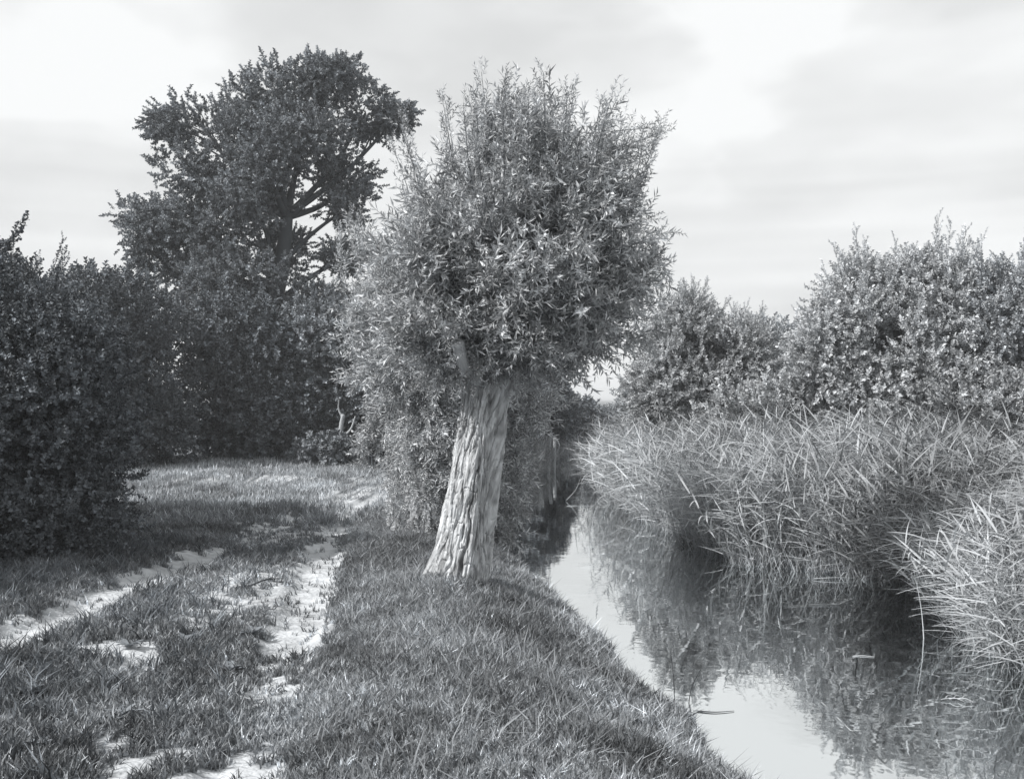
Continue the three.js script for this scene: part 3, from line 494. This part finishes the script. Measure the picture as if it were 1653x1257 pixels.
// ---------------------------------------------------------------- reeds
function reedPlant(seed, h) {
  const r = rng(seed), pos = [], idx = [];
  const ribbon = (b, dir, L, W, arch) => {
    const o = pos.length / 3, n = 5, side = V().crossVectors(dir, UP).normalize(), p = b.clone(), q = dir.clone();
    for (let i = 0; i <= n; i++) { const t = i / n, w = W * (t < 0.25 ? 0.55 + 1.8 * t : 1.33 * (1 - t)) * 0.5 + 0.0004; pos.push(p.x - side.x * w, p.y, p.z - side.z * w, p.x + side.x * w, p.y + W * 0.15, p.z + side.z * w);
      p.addScaledVector(q, L / n); q.y -= arch / n; q.normalize(); }
    for (let i = 0; i < n; i++) { const a = o + 2 * i; idx.push(a, a + 1, a + 3, a, a + 3, a + 2); }
  };
  const lx = (r() - 0.5) * 0.35, lz = (r() - 0.5) * 0.35, at = t => V(lx * t * t * h, t * h, lz * t * t * h);
  const o = pos.length / 3, n = 4; for (let i = 0; i <= n; i++) { const p = at(i / n), w = 0.0045 * (1 - 0.6 * i / n); for (let k = 0; k < 3; k++) pos.push(p.x + w * Math.cos(k * 2.1), p.y, p.z + w * Math.sin(k * 2.1)); }
  for (let i = 0; i < n; i++) for (let k = 0; k < 3; k++) { const a = o + i * 3 + k, b = o + i * 3 + (k + 1) % 3; idx.push(a, b, b + 3, a, b + 3, a + 3); }
  let phi = r() * 6.28;
  for (let i = 0; i < 9; i++) { const t = 0.2 + 0.8 * i / 8.5; phi += 2.7 + r(); const e = 0.25 + 0.85 * r(); ribbon(at(t), V(Math.cos(phi) * Math.cos(e), Math.sin(e), Math.sin(phi) * Math.cos(e)), 0.3 + 0.3 * r(), 0.0155 + 0.008 * r(), 0.2 + 1.7 * r() * r()); }
  return geom(pos, idx).toNonIndexed();
}
const reedMat = leafMat(0.42, 0.6, 0.25);
function reedBed(name, label, spots, seed, h, slant) {
  const geo = reedPlant(seed, h); geo.setAttribute('color', new THREE.Float32BufferAttribute(new Float32Array(geo.attributes.position.count * 3).fill(1), 3)); geo.computeVertexNormals(); const sc = new Scatter(geo, reedMat, seed + 1), r = rng(seed + 2);
  for (const [x, d, k] of spots) sc.add(V(x, height(x, d) - 0.05, -d), V((r() - 0.5) * 0.95 + slant, 1, (r() - 0.5) * 0.95 + slant * 0.2).normalize(), k, 0.4 + 0.7 * r() * r() + 0.35 * r() + 0.3 * noise(x * 0.8, d * 0.8, 5));
  return tag(sc.build(name), label, 'reeds', null, 'stuff');
}
{
  const r = rng(301), a = [], b = [], c = [];
  for (let i = 0; i < 9000; i++) { const d = 11.6 + Math.pow(r(), 1.2) * 20, x = rightEdge(d) - 0.15 + Math.pow(r(), 1.5) * (5.5 + 0.1 * d); if (x > d * 0.56 + 0.6) continue; if (noise(x * 0.9, d * 0.9, 3) + 0.5 * noise(x * 2.2, d * 2.2, 1) > 0.42) continue; (i % 2 ? a : b).push([x, d, 0.55 + 0.5 * r() + 0.28 * noise(x * 0.8, d * 0.8, 9)]); }
  for (let i = 0; i < 3200; i++) { const d = 7.2 + r() * 5.4, x = rightEdge(d) - 0.15 + Math.pow(r(), 1.2) * 3.2; if (x > d * 0.56 + 0.8) continue; c.push([x, d, 0.62 + 0.36 * r()]); }
  reedBed('reeds', 'tall pale reeds crowding the far bank of the canal', a, 311, 1.45, -0.05);
  reedBed('reeds', 'leaning pale reeds mixed along the far bank', b, 322, 1.25, -0.25);
  reedBed('reeds', 'pale arching reeds hanging over the water at the right edge', c, 333, 1.3, -0.22);
  const e = []; for (let i = 0; i < 1500; i++) { const d = i < 600 ? 28.5 + r() * 4 : 20 + r() * 30, x = leftEdge(d) - 0.8 * r() + 0.12; e.push([x, d, 0.4 + 0.3 * r()]); }
  reedBed('reeds', 'short dark-shaded reeds along the distant left bank', e, 344, 1.1, 0.1);
}
// single stalks standing or lying in the water
const stalkMat = leafMat(0.42, 0.6, 0.1, false);
[[3.72, 9.15, [V(0, -0.2, 0), V(-0.03, 0.25, 0), V(-0.1, 0.62, 0)], 'single pale reed stalk standing alone in the dark water'],
 [3.6, 12.1, [V(0, 0.015, 0), V(0.25, 0.03, 0.02), V(0.52, 0.02, 0)], 'pale reed stem lying flat on the water before the reeds'],
 [2.85, 8.5, [V(0, 0.0, 0), V(0.08, 0.006, 0), V(0.17, 0.004, 0.03)], 'tiny bent reed leaf floating in the middle of the dark water'],
 [3.1, 10.6, [V(0, 0.01, 0), V(0.15, 0.012, 0.02), V(0.32, 0.01, 0)], 'thin floating straw left of the standing stalk'],
 [1.2, 20.4, [V(-0.1, 0.006, 0), V(0.1, 0.008, 0), V(0.4, 0.006, 0)], 'long pale stem floating across the narrow far water'],
 [1.35, 21.4, [V(-0.2, 0.02, 0), V(0, 0.25, 0), V(0.1, 0.5, 0)], 'short leaning stem rising from the narrow far water'],
 [1.18, 7.35, [V(0, -0.2, 0), V(-0.01, 0.12, 0), V(-0.03, 0.3, 0)], 'dark upright blade in the water at the near grassy edge'],
 [1.24, 7.2, [V(0, -0.2, 0), V(0.03, 0.1, 0), V(0.1, 0.24, 0)], 'dark bent blade in the water beside the upright blade'],
 [1.27, 7.0, [V(0, 0.004, 0), V(0.12, 0.006, 0.03), V(0.26, 0.005, 0)], 'dark twig floating off the near grassy edge'],
].forEach(([x, d, pts, label], i) => { const m = mesh('reed_stalk', limb(pts, 0.006 + (i === 0 ? 0.002 : 0), 0.002, 5, i, 8), i > 5 ? darkBark : stalkMat); m.position.set(x, WATER, -d); tag(m, label, 'reed stalk'); });
{ const g = thing('floating_sprig', 3.12, WATER, 7.25, 'small leafy sprig floating on the dark water at lower right', 'sprig');
  mesh('stem', limb([V(-0.06, 0.01, 0), V(0.02, 0.02, 0), V(0.12, 0.012, 0.03)], 0.003, 0.001, 5, 1, 6), stalkMat, g);
  for (let k = 0; k < 5; k++) mesh('leaf', limb([V(-0.03 + k * 0.03, 0.014, 0), V(0.0 + k * 0.03, 0.03, 0.03 * (k % 2 ? 1 : -1)), V(0.05 + k * 0.03, 0.012, 0.07 * (k % 2 ? 1 : -1))], 0.004, 0.001, 4, k, 4), stalkMat, g); }

// ---------------------------------------------------------------- grass
function tuft(seed, n, h, spread) {
  const r = rng(seed), pos = [], idx = [], col = [];
  for (let i = 0; i < n; i++) {
    const a = r() * 6.28, q = Math.sqrt(r()) * spread, x = Math.cos(a) * q, z = Math.sin(a) * q, l = h * (0.45 + 0.75 * r()), w = 0.003 + 0.0032 * r(), la = r() * 6.28, le = (0.15 + 0.75 * r()) * l, fa = r() * 6.28, sx = Math.cos(fa) * w, sz = Math.sin(fa) * w, o = pos.length / 3;
    const P = t => [x + Math.cos(la) * le * t * t, l * (t - 0.28 * t * t * (le / l)), z + Math.sin(la) * le * t * t];
    for (const [t, k] of [[0, 1], [0.5, 0.85]]) { const p = P(t); pos.push(p[0] - sx * k, p[1], p[2] - sz * k, p[0] + sx * k, p[1], p[2] + sz * k); }
    const p = P(1); pos.push(...p); idx.push(o, o + 1, o + 3, o, o + 3, o + 2, o + 2, o + 3, o + 4);
    const v = r() < 0.14 ? 1.9 : 0.45 + 0.8 * r(); while (col.length < pos.length) col.push(v);
  }
  return geom(pos, idx, col).toNonIndexed();
}
const grassMat = leafMat(0.36, 0.68, 0.2);
function lawn(name, label, seed, tuftGeo, count, place, mat = grassMat) {
  tuftGeo.computeVertexNormals(); const sc = new Scatter(tuftGeo, mat, seed), r = rng(seed + 5);
  for (let i = 0; i < count; i++) { const q = place(r); if (!q) continue; const [x, d, k, t] = q; sc.add(V(x, height(x, d) - 0.006, -d), V((r() - 0.5) * 0.7, 1, (r() - 0.5) * 0.7).normalize(), k, t); }
  return tag(sc.build(name), label, 'grass', null, 'stuff');
}
const tone = (x, d, r) => Math.max(0.3, 0.85 + 0.8 * fbm(x * 1.6, d * 1.6, 8, 4) + 0.6 * (r() - 0.5) + (r() < 0.09 ? 1.0 : 0));
lawn('bank_grass', 'thick meadow grass on the bank between track and water', 401, tuft(402, 14, 0.125, 0.05), 30000, r => {
  const d = 3.6 + Math.pow(r(), 0.85) * 11, lo = curve(RUT_B, d) + 0.18 + 0.08 * noise(d * 3, 2), hi = leftEdge(d) + 0.05, x = lerp(lo - 0.2, hi, r());
  if (x < lo || r() < sandAndLitMask(x, d)) return null; const t = smooth(0, 0.5, x - lo);
  return [x, d, lerp(0.5, 1.0, t) * (0.7 + 0.5 * r()) * (1 + 0.35 * noise(x * 1.7, d * 1.7, 2)), tone(x, d, r)];
});
lawn('bank_edge_grass', 'longer grass blades fringing the water along the near bank', 411, tuft(412, 9, 0.15, 0.05), 1500, r => { const d = 4 + r() * 12, x = leftEdge(d) - 0.3 + r() * 0.36; return [x, d, 0.5 + 0.6 * r(), tone(x, d, r) * 0.75]; });
lawn('grass_stems', 'scattered long pale grass blades standing above the bank turf', 415, tuft(416, 3, 0.24, 0.03), 1700, r => { const d = 3.8 + Math.pow(r(), 0.8) * 9, x = lerp(curve(RUT_B, d) + 0.35, leftEdge(d) - 0.05, Math.pow(r(), 0.8)); return [x, d, 0.5 + 0.6 * r(), 0.6 + 0.9 * r()]; });
lawn('track_grass', 'short worn turf between and beside the wheel ruts', 421, tuft(422, 12, 0.075, 0.05), 24000, r => {
  const d = 3.6 + Math.pow(r(), 0.8) * 12, x = lerp(-0.57 * d - 0.4, curve(RUT_B, d) + 0.4, r()); if (x < -6.5) return null;
  if (r() < sandAndLitMask(x, d) * 0.93) return null; return [x, d, 0.5 + 0.7 * r(), tone(x, d, r) * 0.95];
});
lawn('sedge', 'short sedge fringing the waterline beneath the far reeds', 451, tuft(452, 12, 0.3, 0.08), 2200, r => { const d = 7.5 + r() * 13, x = rightEdge(d) - 0.12 + r() * 0.9; return [x, d, 0.5 + 0.8 * r(), 0.4 + 0.7 * r()]; });
lawn('rough_grass', 'dark rank grass on the hummock and verge left of the ruts', 431, tuft(432, 11, 0.18, 0.06), 12500, r => {
  const d = 3.8 + r() * 8.5, x = -0.57 * d - 0.3 + r() * 5.5; if (x > curve(RUT_B, d) - 0.35 || r() < sandAndLitMask(x, d) * 1.6) return null;
  const w = Math.max(gauss(x, d, -3.0, 6.0, 0.8, 1.1), 0.75 * gauss(x, d, -2.7, 8.0, 0.35, 1.5), 0.9 * smooth(-3.8, -4.0, x), 0.25) ; if (r() > w || noise(x * 2.3, d * 2.3, 5) > 0.45) return null;
  return [x, d, 0.45 + 0.6 * r(), tone(x, d, r) * 0.85];
}, leafMat(0.17, 0.65, 0.15));
lawn('far_grass', 'grass of the open ground beyond the bend of the track', 441, tuft(442, 13, 0.12, 0.12), 16000, r => {
  const d = 14 + Math.pow(r(), 1.3) * 24, x = lerp(-0.45 * d - 1, leftEdge(d) - 0.1, r()); if (r() < sandAndLitMask(x, d) * 0.95) return null; return [x, d, 0.6 + 0.8 * r(), tone(x, d, r)];
});
// broad-leaved weeds in the track
[[-2.25, 7.0], [-1.88, 7.35], [-2.05, 5.35], [-2.3, 4.9], [-1.75, 6.3], [-2.55, 6.75], [-2.62, 5.5]].forEach(([x, d], i) => {
  const g = thing('broadleaf_weed', x, height(x, d), d, ['broad-leaved weed rosette by the dark hollow between the ruts', 'broad-leaved weed on the worn turf near the bright rut', 'pale-leaved weed low on the hummock', 'weed rosette nearest the lower left corner', 'small weed beside the curved straw', 'weed at the small sandy patch between the ruts', 'weed on the dark side of the hummock'][i], 'weed', 'weeds in the track'), r = rng(500 + i), mt = leafMat(0.2, 0.45, 0.15, false);
  for (let k = 0; k < 8; k++) {
    const a = k * 0.9 + r() * 0.5, L = 0.09 + 0.06 * r(), e = 0.3 + 0.7 * r(), pos = [], idx = [], nn = 5;
    for (let j = 0; j <= nn; j++) { const t = j / nn, w = 0.022 * Math.sin(Math.PI * (0.08 + 0.92 * t)) + 0.001, rr = L * t * Math.cos(e), y = L * (t * Math.sin(e) - 0.5 * t * t * Math.sin(e)) + 0.005; for (const s of [-1, 0, 1]) pos.push(Math.cos(a) * rr - Math.sin(a) * w * s, y + Math.abs(s) * 0.006, Math.sin(a) * rr + Math.cos(a) * w * s); }
    for (let j = 0; j < nn; j++) for (let s = 0; s < 2; s++) { const p = j * 3 + s; idx.push(p, p + 1, p + 4, p, p + 4, p + 3); }
    mesh('leaf', geom(pos, idx), mt, g);
  }
});
// a fallen twig and a bent straw on the track
{ const x = -2.32, d = 9.1, m = mesh('fallen_twig', limb([V(-0.1, 0.01, 0.15), V(0, 0.03, 0), V(0.08, 0.05, -0.12), V(0.16, 0.03, -0.3)], 0.012, 0.004, 6, 3, 12), darkBark); m.position.set(x, height(x, d), -d); tag(m, 'dark fallen twig on the pale sandy patch of the track', 'twig');
  const x2 = -1.48, d2 = 5.85, s = mesh('bent_straw', limb([V(-0.14, 0.09, -0.12), V(-0.1, 0.05, 0), V(0, 0.035, 0.03), V(0.16, 0.05, 0.02)], 0.004, 0.002, 5, 1, 12), stalkMat); s.position.set(x2, height(x2, d2), -d2); tag(s, 'curved pale straw lying on the turf by the right rut', 'straw'); }

renderer.render(scene, camera);
